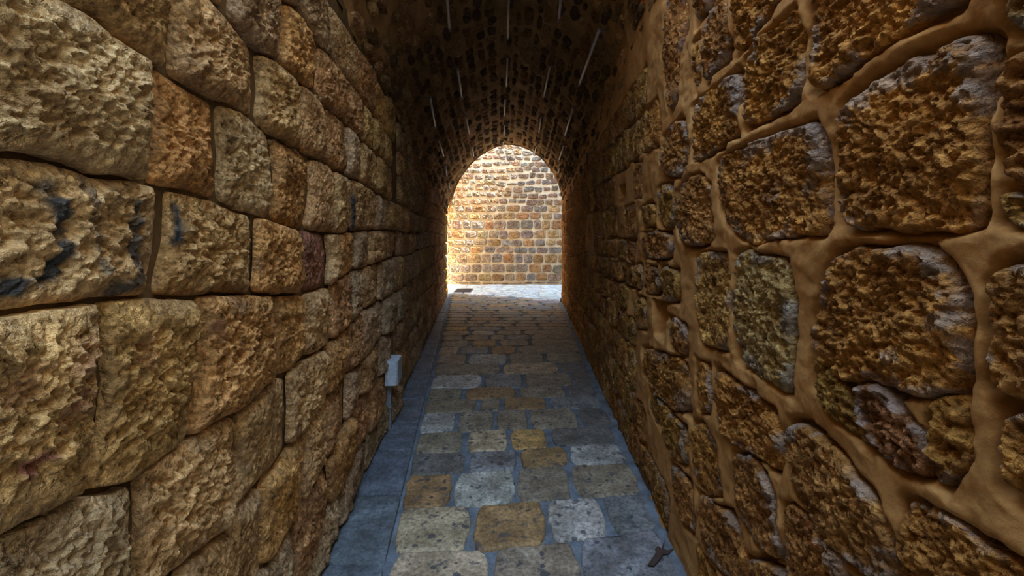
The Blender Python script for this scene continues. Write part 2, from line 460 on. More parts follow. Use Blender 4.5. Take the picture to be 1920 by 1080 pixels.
COURSES = [   # top line, bottom line, joints as (x at top, [x in the middle,] x at bottom), tints between the joints, small stones there
 ('T', 'Z', [(480, 480), (556, 572), (620, 630), (664, 672), (700, 703), (722, 724), (738, 740)], [GRY, GRY, SMO, BRN, OCH, OLV]),
 ('Z', 'A', [(330, 310), (440, 432), (533, 532, 529), (599, 598, 593), (653, 655, 648), (681, 681), (700, 699), (722, 720), (735, 733)], [TAN, GRY, OCH, BRN, BRN, OLV, OLV, OLV]),
 ('A', 'B', [(40, 20), (150, 112), (330, 326, 319), (482, 485, 483), (564, 566, 563), (614, 613, 611), (651, 651), (679, 676), (705, 703), (736, 735)], [TAN, TAN, TAN, TAN, SMO, BRN, GRY, TAN, OLV]),
 ('B', 'C', [(-130, -130), (288, 288, 280), (411, 412, 413), (514, 518, 512), (582, 584, 575), (628, 627), (656, 655), (708, 704), (725, 724), (748, 748)], [PALE, OCH, PALE, OCH, SMO, TAN, TAN, GRY, OLV]),
 ('C', 'D', [(-130, -130), (313, 312, 290), (482, 480, 476), (564, 566), (612, 615, 613), (634, 633), (666, 664), (692, 692), (717, 714), (739, 735)], [PALE, TAN, OCH, PNK, TAN, OCH, GRY, TAN, BRN]),
 ('D', 'E', [(-110, -110), (188, 193, 160), (370, 374, 348), (515, 518, 520), (571, 569), (619, 619), (660, 656), (682, 679), (711, 709), (731, 731), (745, 745)], [TAN, OLV, OCH, OCH, TAN, BRN, GRY, TAN, GRY, GRY]),
 ('E', 'F', [(-80, -80), (258, 256), (446, 440, 428), (539, 541, 538), (612, 611), (647, 648), (679, 678), (703, 701), (718, 719), (745, 745)], [GRY, TAN, SMO, TAN, OCH, BRN, GRY, GRY, GRY]),
 ('F', 'G', [(330, 300), (491, 484), (571, 571), (612, 610), (650, 650), (678, 675), (708, 708), (745, 745)], [SMO, OCH, TAN, BRN, GRY, BRN, GRY]),
 ('G', 'H', [(430, 420), (554, 552), (613, 621), (663, 663), (693, 690), (718, 716), (745, 745)], [GRY, BRN, OCH, BRN, BRN, BRN]),
 ('H', 'K', [(520, 520), (590, 586), (640, 634), (690, 684), (745, 741)], [GRY, GRY, GRY, GRY]),
]
GRAF = {   # spray strokes in pixels, mapped onto the wall
 (4, 0): [([(78, 352), (104, 385), (116, 430), (118, 478), (100, 515), (60, 535), (-20, 543)], 0.020, .9),
          ([(155, 338), (163, 395), (172, 440), (186, 505)], 0.017, .62),
          ([(246, 382), (250, 430), (248, 478), (262, 515), (238, 540), (212, 548)], 0.019, .8),
          ([(200, 350), (212, 375)], 0.014, .4)],
 (4, 1): [([(334, 384), (336, 420), (332, 455)], 0.017, .95)],
 (3, 6): [([(661, 372), (662, 405), (659, 428)], 0.045, .9)],
 (5, 5): [([(656, 545), (654, 566)], 0.10, .5)],
}
REDS = {(5, 0): [((128, 665), .05, .45), ((110, 760), .05, .5), ((42, 878), .022, .95), ((15, 720), .04, .4)], (5, 1): [((268, 670), .03, .5), ((262, 640), .03, .35)],
        (5, 2): [((392, 610), .03, .4)]}
zgrid = []
left_polys = []
seed = 100
wall_left_stones = []
left_bag = Bag()
def mapped(pts, f): return np.array([f(x, y) for x, y in pts])
for ci, (ta, bo, joints, tints) in enumerate(COURSES):
    ft, _ = LINES[ta]; fb, _ = LINES[bo]
    for i in range(len(joints)-1):
        ja, jb = joints[i], joints[i+1]
        nseg = max(3, int(abs(jb[0]-ja[0])/16))
        top = [(x, float(ft(x))) for x in np.linspace(ja[0], jb[0], nseg)]
        bot = [(x, float(fb(x))) for x in np.linspace(jb[-1], ja[-1], nseg)]
        def side(j, down):
            yt, yb = float(ft(j[0])), float(fb(j[-1]))
            xs = [j[0]+(j[-1]-j[0])*t if len(j) == 2 else float(np.interp(t, [0, .5, 1], j)) for t in (.25, .5, .75)]
            p = [(x, yt+(yb-yt)*t) for x, t in zip(xs, (.25, .5, .75))]
            return p if down else p[::-1]
        poly = mapped(top+side(jb, True)+bot+side(ja, False), left_uv)
        Y = float(poly[:, 0].mean())
        seed += 1
        smoothish = tints[i] in (SMO, PNK)
        st = [([left_uv(*p) for p in pts], w, a) for pts, w, a in GRAF.get((ci, i), [])]
        rd = [(*left_uv(*p), r, a) for p, r, a in REDS.get((ci, i), [])]
        wall_left_stones.append((poly, jit(tuple(min(.8, k_*m_) for k_, m_ in zip(tints[i], (1.36, 1.26, 1.12))), 0.08), seed, 0.0052*max(Y, .8), 0.55 if smoothish else 1.0, st, rd, rnd.uniform(-.010, .018)))
# small filling stones in the joints
for pts, tn in [([(556, 143), (572, 154), (575, 163), (565, 160), (557, 152)], PALE), ([(592, 173), (606, 172), (616, 188), (612, 198), (598, 186)], PALE),
                ([(508, 256), (532, 262), (540, 272), (522, 276), (510, 268)], PALE), ([(543, 272), (560, 276), (576, 294), (568, 298), (550, 288)], PALE), ([(560, 270), (575, 278), (583, 286), (570, 284)], PALE),
                ([(0, 1018), (30, 1004), (52, 998), (44, 1022), (20, 1044), (-20, 1062)], BRN), ([(538, 1008), (553, 1004), (554, 1034), (528, 1034)], BRN), ([(484, 218), (496, 224), (500, 248), (492, 240)], OCH)]:
    seed += 1
    wall_left_stones.append((mapped(pts, left_uv), jit(tn), seed, 0.008, .6, [], [], -.012))
# the courses run on beside and above the viewer, out of frame
def overlaps(poly, others, m=-0.02):
    a0, a1, b0, b1 = poly[:, 0].min(), poly[:, 0].max(), poly[:, 1].min(), poly[:, 1].max()
    return any(p[:, 0].max()+m > a0 and p[:, 0].min()-m < a1 and p[:, 1].max()+m > b0 and p[:, 1].min()-m < b1 for p in others)
def block(Y, Y2, zb, zt, j, g=0.0):
    return np.array([(Y+g+j(), zb+j()), ((Y+Y2)/2, zb+j()), (Y2-g+j(), zb+j()), (Y2-g+j(), (zt+zb)/2), (Y2-g+j(), zt+j()), ((Y+Y2)/2, zt+j()), (Y+g+j(), zt+j()), (Y+g+j(), (zt+zb)/2)])
rn2 = random.Random(91)
def fill(zs, y0, y1, have, tints):
    out = []
    for a in range(len(zs)-1):
        Y = y0+rn2.uniform(0, .15)
        while Y < y1:
            Y2 = Y+rn2.uniform(.26, .5)
            for Yq in (Y2, Y+.66*(Y2-Y), Y+.4*(Y2-Y)):
                p = block(Y, Yq, zs[a]+.004, zs[a+1]-.004, lambda: rn2.uniform(-.008, .008))
                if not overlaps(p, have):
                    out.append((p, jit(rn2.choice(tints), .1, rn2))); Y2 = Yq
                    break
            else: Y2 = Y+.12
            Y = Y2
    return out
ZN = [0.0, .25, .5, .8, 1.09, 1.47, 1.73, 2.02, 2.27, 2.52, 2.76, 3.0, 3.28]
for p, tn in fill(ZN, -1.2, 2.2, [q_[0] for q_ in wall_left_stones], [tuple(min(.8, k_*1.26) for k_ in c_) for c_ in (TAN, OCH, GRY, PALE)]):
    seed += 1
    wall_left_stones.append((p, tn, seed, .014, 1.0, [], [], rn2.uniform(-.01, .015)))
# the courses run on to the far arch
zl = [(left_uv(745, float(LINES[k][0](745)))[1]) for k in 'TZABCDEFGHK']
Y745 = left_uv(745, 0)[0]
for a in range(10):
    Y = Y745+rnd.uniform(-.05, .15); k = 0
    while Y < 12.4:
        w = rnd.uniform(.24, .44); Y2 = min(Y+w, 12.55)
        j = lambda: rnd.uniform(-.012, .012)
        zt, zb = zl[a]+0.02*math.sin(Y*1.3+a), zl[a+1]+0.02*math.sin(Y*1.3+a+1)
        if a == 0: zt = min(zt, spring(Y)-0.02)
        if a == 1: zt = min(zt, spring(Y)-0.02)
        if zt-zb > 0.06:
            poly = np.array([(Y+j(), zb+j()), ((Y+Y2)/2, zb+j()), (Y2+j(), zb+j()), (Y2+j(), (zt+zb)/2), (Y2+j(), zt+j()), ((Y+Y2)/2, zt+j()), (Y+j(), zt+j()), (Y+j(), (zt+zb)/2)])
            seed += 1
            tn = jit(rnd.choice([TAN, OCH, BRN, OLV, GRY, BRN]), .15)
            item = (poly, tn, seed, 0.006*Y, 1.0, [], [], rnd.uniform(-.006, .012))
            if Y < 7.0: wall_left_stones.append(item)
            else:
                left_bag.add(*stone_arrays(poly, map_left, tn, seed, 0.05, rough=.9, nmax=24, rmax=4, flip=False, wig=.006, gap=.010))
        Y = Y2

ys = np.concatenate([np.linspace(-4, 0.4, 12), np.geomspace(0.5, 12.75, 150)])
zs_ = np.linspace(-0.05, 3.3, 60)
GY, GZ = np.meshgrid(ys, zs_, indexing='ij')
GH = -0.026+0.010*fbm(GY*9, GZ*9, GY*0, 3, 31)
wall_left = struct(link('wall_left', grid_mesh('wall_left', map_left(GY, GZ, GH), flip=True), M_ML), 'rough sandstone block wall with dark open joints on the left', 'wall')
for (poly, tn, sd_, res, rg, st, rd, lv) in wall_left_stones:
    put_stone('stone', M_LEFT, wall_left, poly, map_left, tn, sd_, res, rough=rg*1.0, strokes=st, reds=rd, level=lv, flip=False,
              gap=0.0075, gapu=.018, soft=2.0, bulge=0.012, edge=0.06, depth=0.014, grey=0.10, label='dark red smooth stone block' if tn[0] < .42 and tn[1] < .19 else None)
left_bag.build('distant_stones', M_LEFT, wall_left)

# ------------------------------------------------------------------ RIGHT WALL
RST = [
 ([(1352, 305), (1375, 288), (1440, 258), (1500, 240), (1535, 224), (1545, 260), (1550, 330), (1552, 400), (1550, 438), (1520, 440), (1460, 448), (1425, 458), (1400, 446), (1370, 420), (1358, 395), (1353, 350)], OCH),
 ([(1290, 336), (1318, 325), (1335, 345), (1340, 390), (1348, 445), (1338, 458), (1300, 460), (1280, 448), (1272, 400), (1273, 360)], BRN),
 ([(1399, 115), (1430, 75), (1480, 30), (1505, 8), (1512, 60), (1512, 130), (1506, 183), (1470, 205), (1402, 243), (1397, 190)], OCH),
 ([(1302, 200), (1345, 167), (1388, 132), (1391, 190), (1392, 255), (1340, 285), (1320, 298), (1304, 300)], OCH),
 ([(1245, 257), (1285, 217), (1292, 250), (1296, 305), (1280, 330), (1255, 332), (1240, 300)], BRN),
 ([(1527, -160), (1528, 0), (1527, 60), (1526, 130), (1530, 173), (1580, 150), (1625, 115), (1700, 57), (1800, 0), (1840, -50), (1850, -200)], OCH),
 ([(1590, 196), (1640, 152), (1700, 112), (1760, 88), (1838, 78), (1852, 130), (1848, 250), (1848, 380), (1838, 418), (1780, 430), (1660, 433), (1602, 428), (1587, 400), (1580, 300), (1581, 240)], OCH),
 ([(1572, 472), (1650, 467), (1738, 467), (1785, 510), (1808, 560), (1814, 650), (1808, 722), (1740, 742), (1700, 735), (1650, 712), (1598, 716), (1560, 690), (1532, 650), (1536, 590), (1552, 530)], OCH),
 ([(1602, 724), (1648, 724), (1692, 760), (1736, 806), (1752, 900), (1690, 878), (1652, 840), (1616, 782)], (.36, .19, .13)),
 ([(1752, 752), (1812, 738), (1826, 850), (1790, 922), (1760, 904), (1746, 820)], OCH),
 ([(1530, 664), (1590, 724), (1608, 790), (1640, 840), (1560, 772), (1530, 722)], OLV),
 ([(1385, 479), (1408, 471), (1440, 480), (1487, 489), (1491, 560), (1487, 640), (1485, 742), (1450, 715), (1386, 673), (1383, 560)], (.50, .39, .25)),
 ([(1310, 479), (1340, 471), (1368, 476), (1374, 560), (1376, 662), (1350, 650), (1319, 640), (1312, 560)], TAN),
 ([(1346, 692), (1370, 702), (1420, 742), (1455, 772), (1470, 830), (1470, 893), (1430, 860), (1380, 830), (1356, 800), (1346, 750)], OCH),
 ([(1486, 790), (1520, 800), (1560, 840), (1600, 880), (1655, 930), (1680, 1000), (1686, 1110), (1620, 1080), (1560, 1010), (1502, 930), (1488, 880)], BRN),
 ([(1379, 852), (1410, 852), (1445, 890), (1462, 930), (1460, 990), (1472, 1048), (1440, 1040), (1400, 980), (1382, 930)], BRN),
 ([(1302, 792), (1330, 797), (1350, 830), (1358, 880), (1356, 930), (1340, 933), (1312, 900), (1303, 850)], OCH),
 ([(1474, 942), (1500, 950), (1540, 1000), (1580, 1040), (1600, 1110), (1490, 1110), (1482, 1060)], BRN),
 ([(1702, 942), (1740, 952), (1800, 977), (1860, 1020), (1930, 1062), (1980, 1190), (1712, 1190)], OCH),
 ([(1892, -160), (1990, -190), (1990, 60), (1940, 70), (1896, 60)], GRY),
 ([(1888, 112), (1990, 80), (1990, 360), (1930, 350), (1884, 332), (1884, 180)], BRN),
 ([(1892, 502), (1990, 470), (1990, 750), (1920, 748), (1872, 728), (1864, 620), (1872, 540)], BRN),
 ([(1882, 762), (1990, 775), (1990, 990), (1892, 918)], OCH),
 ([(1882, 352), (1990, 375), (1990, 430), (1884, 415)], OLV),
 ([(1324, 62), (1346, 17), (1366, -8), (1368, 108), (1331, 153), (1323, 148)], BRN),
 ([(1377, -30), (1478, -70), (1474, -20), (1440, 38), (1402, 83), (1378, 106)], OCH),
 ([(1305, 82), (1318, 64), (1316, 148), (1306, 172)], OCH),
 ([(1250, -30), (1290, -40), (1288, 60), (1279, 110), (1277, 188), (1256, 213), (1248, 120)], BRN),
 ([(1304, -40), (1343, -60), (1340, 2), (1308, 54)], BRN),
 ([(1206, 390), (1222, 380), (1232, 390), (1232, 425), (1206, 427)], OLV), ([(1238, 352), (1266, 342), (1268, 425), (1238, 426)], OLV),
 ([(1206, 436), (1262, 434), (1264, 480), (1240, 486), (1206, 482)], BRN), ([(1212, 498), (1235, 500), (1237, 555), (1212, 546)], BRN), ([(1240, 500), (1276, 508), (1276, 568), (1240, 560)], OLV),
 ([(1196, 556), (1214, 562), (1216, 622), (1196, 612)], TAN), ([(1256, 592), (1292, 612), (1294, 670), (1258, 650)], BRN), ([(1208, 650), (1270, 668), (1296, 690), (1298, 780), (1250, 760), (1210, 700)], OCH),
 ([(1312, 672), (1334, 684), (1338, 780), (1312, 766)], OCH), ([(1222, 716), (1248, 768), (1294, 800), (1298, 880), (1262, 850), (1224, 770)], OLV), ([(1312, 920), (1350, 946), (1376, 960), (1398, 1040), (1398, 1110), (1330, 1040), (1314, 980)], BRN),
 ([(1262, 866), (1304, 906), (1308, 1010), (1284, 980), (1266, 920)], BRN), ([(1400, 1050), (1440, 1056), (1470, 1070), (1480, 1120), (1410, 1130)], BRN), ([(1606, 1090), (1700, 1130), (1700, 1190), (1620, 1180)], BRN),
 ([(1560, 1130), (1600, 1130), (1610, 1210), (1570, 1200)], BRN),
]
HOLES = [mapped([(1228, 562), (1252, 567), (1253, 600), (1248, 640), (1230, 626)], right_uv), mapped([(1103.5, 424), (1108.5, 424), (1110, 448), (1105, 448)], right_uv), mapped([(1164, 350), (1172, 346), (1171, 378), (1161, 388)], right_uv)]
right_items = []
for pts, tn in RST:
    seed += 1
    poly = mapped(pts, right_uv); Y = float(poly[:, 0].mean())
    right_items.append((poly, jit(tuple(a*b for a, b in zip(tn, (1.0, .82, .46))), .08), seed, 0.0052*max(Y, .8)))
# further courses
zr = [0.0, .26, .52, .78, 1.0, 1.21, 1.41, 1.60, 1.86, 2.12, 2.40, 2.66]
right_bag = Bag(); far_right = []
for a in range(len(zr)-1):
    Y = 2.42+rnd.uniform(0, .12) if a >= 4 else 1.0+rnd.uniform(-.1, .1)
    if a >= 7: Y = 2.22
    while Y < 10.7:
        w = rnd.uniform(.2, .4); Y2 = min(Y+w, 10.95); j = lambda: rnd.uniform(-.014, .014)
        zb = zr[a]+.015+.02*math.sin(Y*1.1+a); zt = min(zr[a+1]-.012+.02*math.sin(Y*1.1+a+1), spring(Y)-.03)
        if zt-zb > .06:
            g = .012
            poly = np.array([(Y+g+j(), zb+j()), ((Y+Y2)/2, zb+j()), (Y2-g+j(), zb+j()), (Y2-g+j(), (zt+zb)/2), (Y2-g+j(), zt+j()), ((Y+Y2)/2, zt+j()), (Y+g+j(), zt+j()), (Y+g+j(), (zt+zb)/2)])
            seed += 1
            tn = jit(tuple(a*b for a, b in zip(rnd.choice([OCH, BRN, BRN, OLV, TAN]), (1.0, .82, .46))), .15)
            ok = True
            c = poly.mean(0)
            for p2 in [q_[0] for q_ in right_items[:len(RST)]]+HOLES:
                if p2[:, 0].max()+.01 > poly[:, 0].min() and p2[:, 0].min()-.01 < poly[:, 0].max() and p2[:, 1].max()+.01 > poly[:, 1].min() and p2[:, 1].min()-.01 < poly[:, 1].max():
                    ok = False
            if ok:
                if Y < 6.0: right_items.append((poly, tn, seed, .006*Y))
                else: far_right.append((poly, tn, seed))
        Y = Y2
for p, tn in fill([0.0, .26, .52, .78, 1.05, 1.30, 1.58, 1.88, 2.16, 2.42, 2.7, 2.98, 3.26], RW0+.02, 2.15, [q_[0] for q_ in right_items]+HOLES, [tuple(a*b for a, b in zip(c_, (1.0, .82, .46))) for c_ in (OCH, BRN, TAN)]):
    seed += 1
    right_items.append((p, tn, seed, .014))
ys = np.concatenate([np.linspace(RW0, 0.49, 40), np.geomspace(0.5, 11.05, 560)])
zs_ = np.linspace(-0.05, 3.3, 400)
GY, GZ = np.meshgrid(ys, zs_, indexing='ij')
SD = np.full(GY.shape, 0.2)
for (poly, *_r) in right_items+far_right:
    i0, i1 = np.searchsorted(ys, [poly[:, 0].min()-.06, poly[:, 0].max()+.06]); k0, k1 = np.searchsorted(zs_, [poly[:, 1].min()-.06, poly[:, 1].max()+.06])
    if i1 > i0 and k1 > k0:
        SD[i0:i1, k0:k1] = np.minimum(SD[i0:i1, k0:k1], poly_sdf(GY[i0:i1, k0:k1], GZ[i0:i1, k0:k1], poly))
wob = fbm(GY*14, GZ*14, GY*0, 3, 41)
w2 = fbm(GY*5, GZ*5, GY*0, 3, 43)
GH = -0.035+(0.046+.012*w2)*smooth(-0.012, 0.014, SD-0.007+0.010*wob+0.012*w2)+0.008*wob+0.006*w2+0.004*fbm(GY*40, GZ*40, GY*0, 2, 44)
for p2 in HOLES:
    GH -= .10*smooth(.012, -.012, poly_sdf(GY, GZ, p2)+.008*wob)
wall_right = struct(link('wall_right', grid_mesh('wall_right', map_right(GY, GZ, GH)), M_MR), 'rough sandstone wall with raised smeared orange mortar joints on the right', 'wall')
for i, (poly, tn, sd_, res) in enumerate(right_items):
    pale = i == 11
    put_stone('stone', M_RIGHT, wall_right, poly, map_right, tn, sd_, res, flip=True, gap=-0.006, bulge=0.010, edge=0.016, depth=0.035, rough=.95, wig=.010, grey=.5 if i < len(RST) else .25, tilt=False, level=.004,
              label='pale smooth-faced stone block with a pitted centre' if pale else None)
for (poly, tn, sd_) in far_right:
    right_bag.add(*stone_arrays(poly, map_right, tn, sd_, .05, flip=True, nmax=22, rmax=4, gap=.004, bulge=.004, depth=.03, rough=.8, tilt=False))
right_bag.build('distant_stones', M_RIGHT, wall_right)

# ------------------------------------------------------------------ VAULT
na, nd = 150, 330
aa = np.linspace(-1.0, 1.0, na); ss = np.linspace(0, 1, nd)
xe, _z = vault_pt(np.full(na, 12.0), aa)
Ye = yend(xe)+0.03
VY = VAULT0+ss[:, None]*(Ye-VAULT0)[None]; VA = np.broadcast_to(aa[None]*2.2, VY.shape)
VH = -0.03+0.030*fbm(VY*3.2, VA*3.2, VY*0, 3, 51)+0.03*fbm(VY*11, VA*11, VY*0, 3, 52)
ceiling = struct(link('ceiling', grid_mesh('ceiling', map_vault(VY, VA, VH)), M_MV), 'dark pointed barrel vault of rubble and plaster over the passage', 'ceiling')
vb = Bag()
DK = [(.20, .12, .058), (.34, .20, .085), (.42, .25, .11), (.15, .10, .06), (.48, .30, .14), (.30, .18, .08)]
v = -2.12; row = 0
while v < 2.1:
    hgt = rnd.uniform(.10, .19)
    Y = VAULT0+.05+rnd.uniform(0, .2)
    while True:
        w = rnd.uniform(.16, .42)
        x_, _ = vault_pt(np.array([Y]), np.array([v/2.2]))
        if Y+w > yend(x_[0])-.02: break
        if rnd.random() < .86:
            seed += 1
            cx_, cy_ = Y+w/2, v+hgt/2+rnd.uniform(-.02, .02)
            poly = [(cx_+(w/2-.02)*math.copysign(abs(math.cos(t))**.7, math.cos(t))*rnd.uniform(.75, 1.05), cy_+(hgt/2-.012)*math.copysign(abs(math.sin(t))**.7, math.sin(t))*rnd.uniform(.7, 1.05)) for t in np.linspace(0, 2*math.pi, 9)[:-1]]
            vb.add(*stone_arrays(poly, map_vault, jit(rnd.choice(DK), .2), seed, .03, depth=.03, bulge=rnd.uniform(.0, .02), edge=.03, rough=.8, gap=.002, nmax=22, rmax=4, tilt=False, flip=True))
        Y += w
    v += hgt
vb.build('rubble', M_VAULT, ceiling)

# ------------------------------------------------------------------ FLOOR
def zfloor(x, y): return 0.006*fbm(x*2, y*2, x*0, 2, 61)
gx = np.concatenate([np.linspace(-2.2, 1.7, 80), np.linspace(2.2, 7, 5)]); gy = np.concatenate([np.linspace(-4, 1.0, 12), np.geomspace(1.05, 12.9, 160)])
GX, GYf = np.meshgrid(gx, gy, indexing='ij')
floor = struct(link('floor', grid_mesh('floor', map_floor(GX, GYf, -0.012+zfloor(GX, GYf)+.003*fbm(GX*25, GYf*25, GX*0, 2, 63))), M_GROUT), 'stone-paved passage floor with blue-grey grout', 'floor')
PT, PG, PO, PP, PD, PY = (.28, .225, .155), (.22, .215, .205), (.33, .20, .088), (.40, .37, .32), (.17, .155, .135), (.43, .325, .205)
ROWS = [  # top-edge points, stones as (x0, x1) near their middle, tints
 ([(722, 1180), (920, 1172), (1110, 1155), (1330, 1135)], None, None),
 ([(740, 1034), (920, 1030), (1080, 1012), (1240, 990)], [(718, 918), (922, 1097), (1101, 1292)], [PY, PT, PG]),
 ([(752, 952), (880, 948), (1020, 938), (1130, 930), (1230, 925)], [(738, 882), (888, 1024), (1029, 1140), (1147, 1240)], [PY, PO, PP, PG]),
 ([(764, 891), (850, 888), (960, 880), (1060, 872), (1190, 868)], [(755, 848), (852, 965), (969, 1070), (1077, 1205)], [PO, PP, PT, PT]),
 ([(775, 851), (870, 848), (970, 842), (1065, 837), (1170, 830)], [(767, 873), (879, 970), (976, 1066), (1071, 1178)], [PD, PG, PO, PP]),
 ([(786, 812), (870, 808), (955, 805), (1030, 803), (1150, 799)], [(781, 868), (877, 952), (958, 1026), (1034, 1160)], [PT, PY, (.50, .29, .10), PD]),
 ([(794, 776), (855, 772), (925, 770), (990, 767), (1135, 764)], [(789, 855), (859, 926), (931, 990), (994, 1084), (1089, 1146)], [PP, PT, PT, PT, PD]),
 ([(801, 750), (895, 748), (940, 745), (1020, 745), (1125, 741)], [(796, 893), (900, 939), (944, 1024), (1032, 1130)], [PT, PT, PO, PG]),
 ([(808, 728), (870, 727), (970, 725), (1112, 721)], [(804, 868), (873, 968), (973, 1060), (1065, 1118)], [PT, PO, PT, PD]),
 ([(814, 704), (905, 702), (980, 700), (1105, 696)], [(811, 904), (908, 980), (984, 1074), (1078, 1110)], [PP, PG, PT, PD]),
 ([(818, 682), (935, 682), (1100, 677)], [(815, 938), (942, 1048), (1052, 1102)], [PT, PY, PD]),
 ([(822, 665), (900, 664), (1094, 660)], [(820, 875), (879, 951), (955, 1021), (1025, 1094)], [PT, PP, PT, PT]),
 ([(826, 651), (1090, 647)], [(824, 860), (863, 917), (920, 968), (972, 1088)], [PY, PG, PO, PT]),
 ([(828, 639), (1086, 636)], [(827, 879), (884, 931), (936, 992), (996, 1084)], [PT, PO, PT, PT]),
 ([(830, 629), (1083, 627)], [(829, 868), (872, 916), (919, 947), (950, 994), (997, 1082)], [PT, PT, PT, PG, PT]),
 ([(831, 621), (1080, 619)], [(830, 880), (884, 928), (931, 978), (981, 1078)], [PT, PP, PT, PT]),
]
def kerb_x(Y): return -0.608-0.1056*(Y-2.135)
def rowY(pts, px_, ): return float(np.interp(px_, [p[0] for p in pts], [p[1] for p in pts]))
for r in range(1, len(ROWS)):
    top, sts, tns = ROWS[r]; bot = ROWS[r-1][0]
    ym = (rowY(top, 950)+rowY(bot, 950))/2
    for (x0, x1), tn in zip(sts, tns):
        seed += 1
        def pt(x, f):                       # slide the joint along its line of flight to the row edge
            k = 0.5
            pts_ = top if f else bot
            y = rowY(pts_, x)
            xx = 942+(x-942)*(y-HY)/(ym-HY)
            y = rowY(pts_, xx)
            return floor_uv(942+(x-942)*(y-HY)/(ym-HY), y)
        xs = np.linspace(x0, x1, 5)
        poly = np.array([pt(x, False) for x in xs]+[pt(x, True) for x in xs[::-1]])
        poly[:, 0] = np.clip(poly[:, 0], kerb_x(poly[:, 1])+.008, xr(poly[:, 1])-.03)
        Y = float(poly[:, 1].mean())
        put_stone('paving_stone', M_PAVE, floor, poly, map_floor, jit(tn, .08), seed, .009*Y/2, depth=.02, bulge=.004, edge=.014, rough=.15, gap=.003, wig=.009, nmax=120, rmax=14, tilt=False, corner=2)
for y0, y1 in ((-.9, -.5), (-.5, -.12), (-.12, .28), (.28, .68), (.68, 1.08), (1.08, 1.48), (1.48, 1.84)):
    X = kerb_x(y0)+.02
    while X < xr(y0)-.1:
        X2 = min(X+rn2.uniform(.3, .5), xr(y0)-.04)
        if xr(y0)-X2 < .2: X2 = xr(y0)-.04
        p = block(X, X2, y0, y1, lambda: rn2.uniform(-.006, .006), .004); seed += 1
        put_stone('paving_stone', M_PAVE, floor, p, map_floor, jit(rn2.choice([PT, PG, PO, PP, PY]), .1, rn2), seed, .012, depth=.02, bulge=.004, edge=.014, rough=.15, gap=.003, wig=.008, nmax=80, rmax=10, tilt=False)
        X = X2
Y = F*CAMZ/(620-HY)
while Y < 12.3:
    d = rnd.uniform(.27, .37)
    X = kerb_x(Y)+.01
    while X < xr(Y)-.08:
        w = rnd.uniform(.3, .7); X2 = min(X+w, xr(Y)-.03)
        if xr(Y)-X2 < .2: X2 = xr(Y)-.03
        if Y+d < yend((X+X2)/2)+.25:
            seed += 1; j = lambda: rnd.uniform(-.012, .012)
            k0 = kerb_x(Y+d)-kerb_x(Y)
            poly = np.array([(X+j(), Y+j()), ((X+X2)/2, Y+j()), (X2+j(), Y+j()), (X2+j(), Y+d+j()), ((X+X2)/2, Y+d+j()), (X+j(), Y+d+j())])
            put_stone('paving_stone', M_PAVE, floor, poly, map_floor, jit(rnd.choice([PT, PT, PO, PG, PT]), .15), seed, .04, depth=.02, bulge=.006, edge=.02, rough=.2, gap=.010, wig=.008, nmax=40, rmax=5, tilt=False)
        X = X2
    Y += d
# kerb slabs along the left wall
KY = [-.9, -.2, .55, 1.35, 2.2, 2.79, 3.37, 3.86, 4.42, 4.95, 5.38, 5.96, 6.7, 7.5, 8.4, 9.4, 10.5, 11.6, 12.5]
for a, b_ in zip(KY[:-1], KY[1:]):
    seed += 1
    poly = np.array([(xl(a)+.0, a), (kerb_x(a)-.004, a), (kerb_x(b_)-.004, b_), (xl(b_)+.0, b_)])
    poly = np.concatenate([poly[:1]+(poly[1:2]-poly[:1])*np.linspace(0, 1, 5)[:-1, None], poly[1:2]+(poly[2:3]-poly[1:2])*np.linspace(0, 1, 9)[:-1, None], poly[2:3]+(poly[3:]-poly[2:3])*np.linspace(0, 1, 5)[:-1, None], poly[3:]+(poly[:1]-poly[3:])*np.linspace(0, 1, 9)[:-1, None]])
    put_stone('kerb_slab', M_KERB, floor, poly, map_floor, jit((.135, .155, .18), .10), seed, .012*max(a, 1.2)/2, depth=.02, bulge=.012, edge=.008, rough=.08, gap=.002, wig=.002, nmax=140, rmax=12, tilt=False, corner=1)
seed += 1
# cement strip along the foot of the right wall
sy = np.geomspace(1.3, 10.6, 90); sx = np.linspace(0, 1, 9)
SX, SY = np.meshgrid(sx, sy, indexing='ij')
wd = .11+.04*fbm(SY*2, SY*0, SY*0, 2, 71)
SXX = xr(SY)+.02-SX*wd
o = link('cement_strip', grid_mesh('cement_strip', map_floor(SXX, SY, .020*(1-SX)**.7-.004+.004*fbm(SXX*14, SY*14, SY*0, 2, 73)), flip=False), M_GROUT, floor)

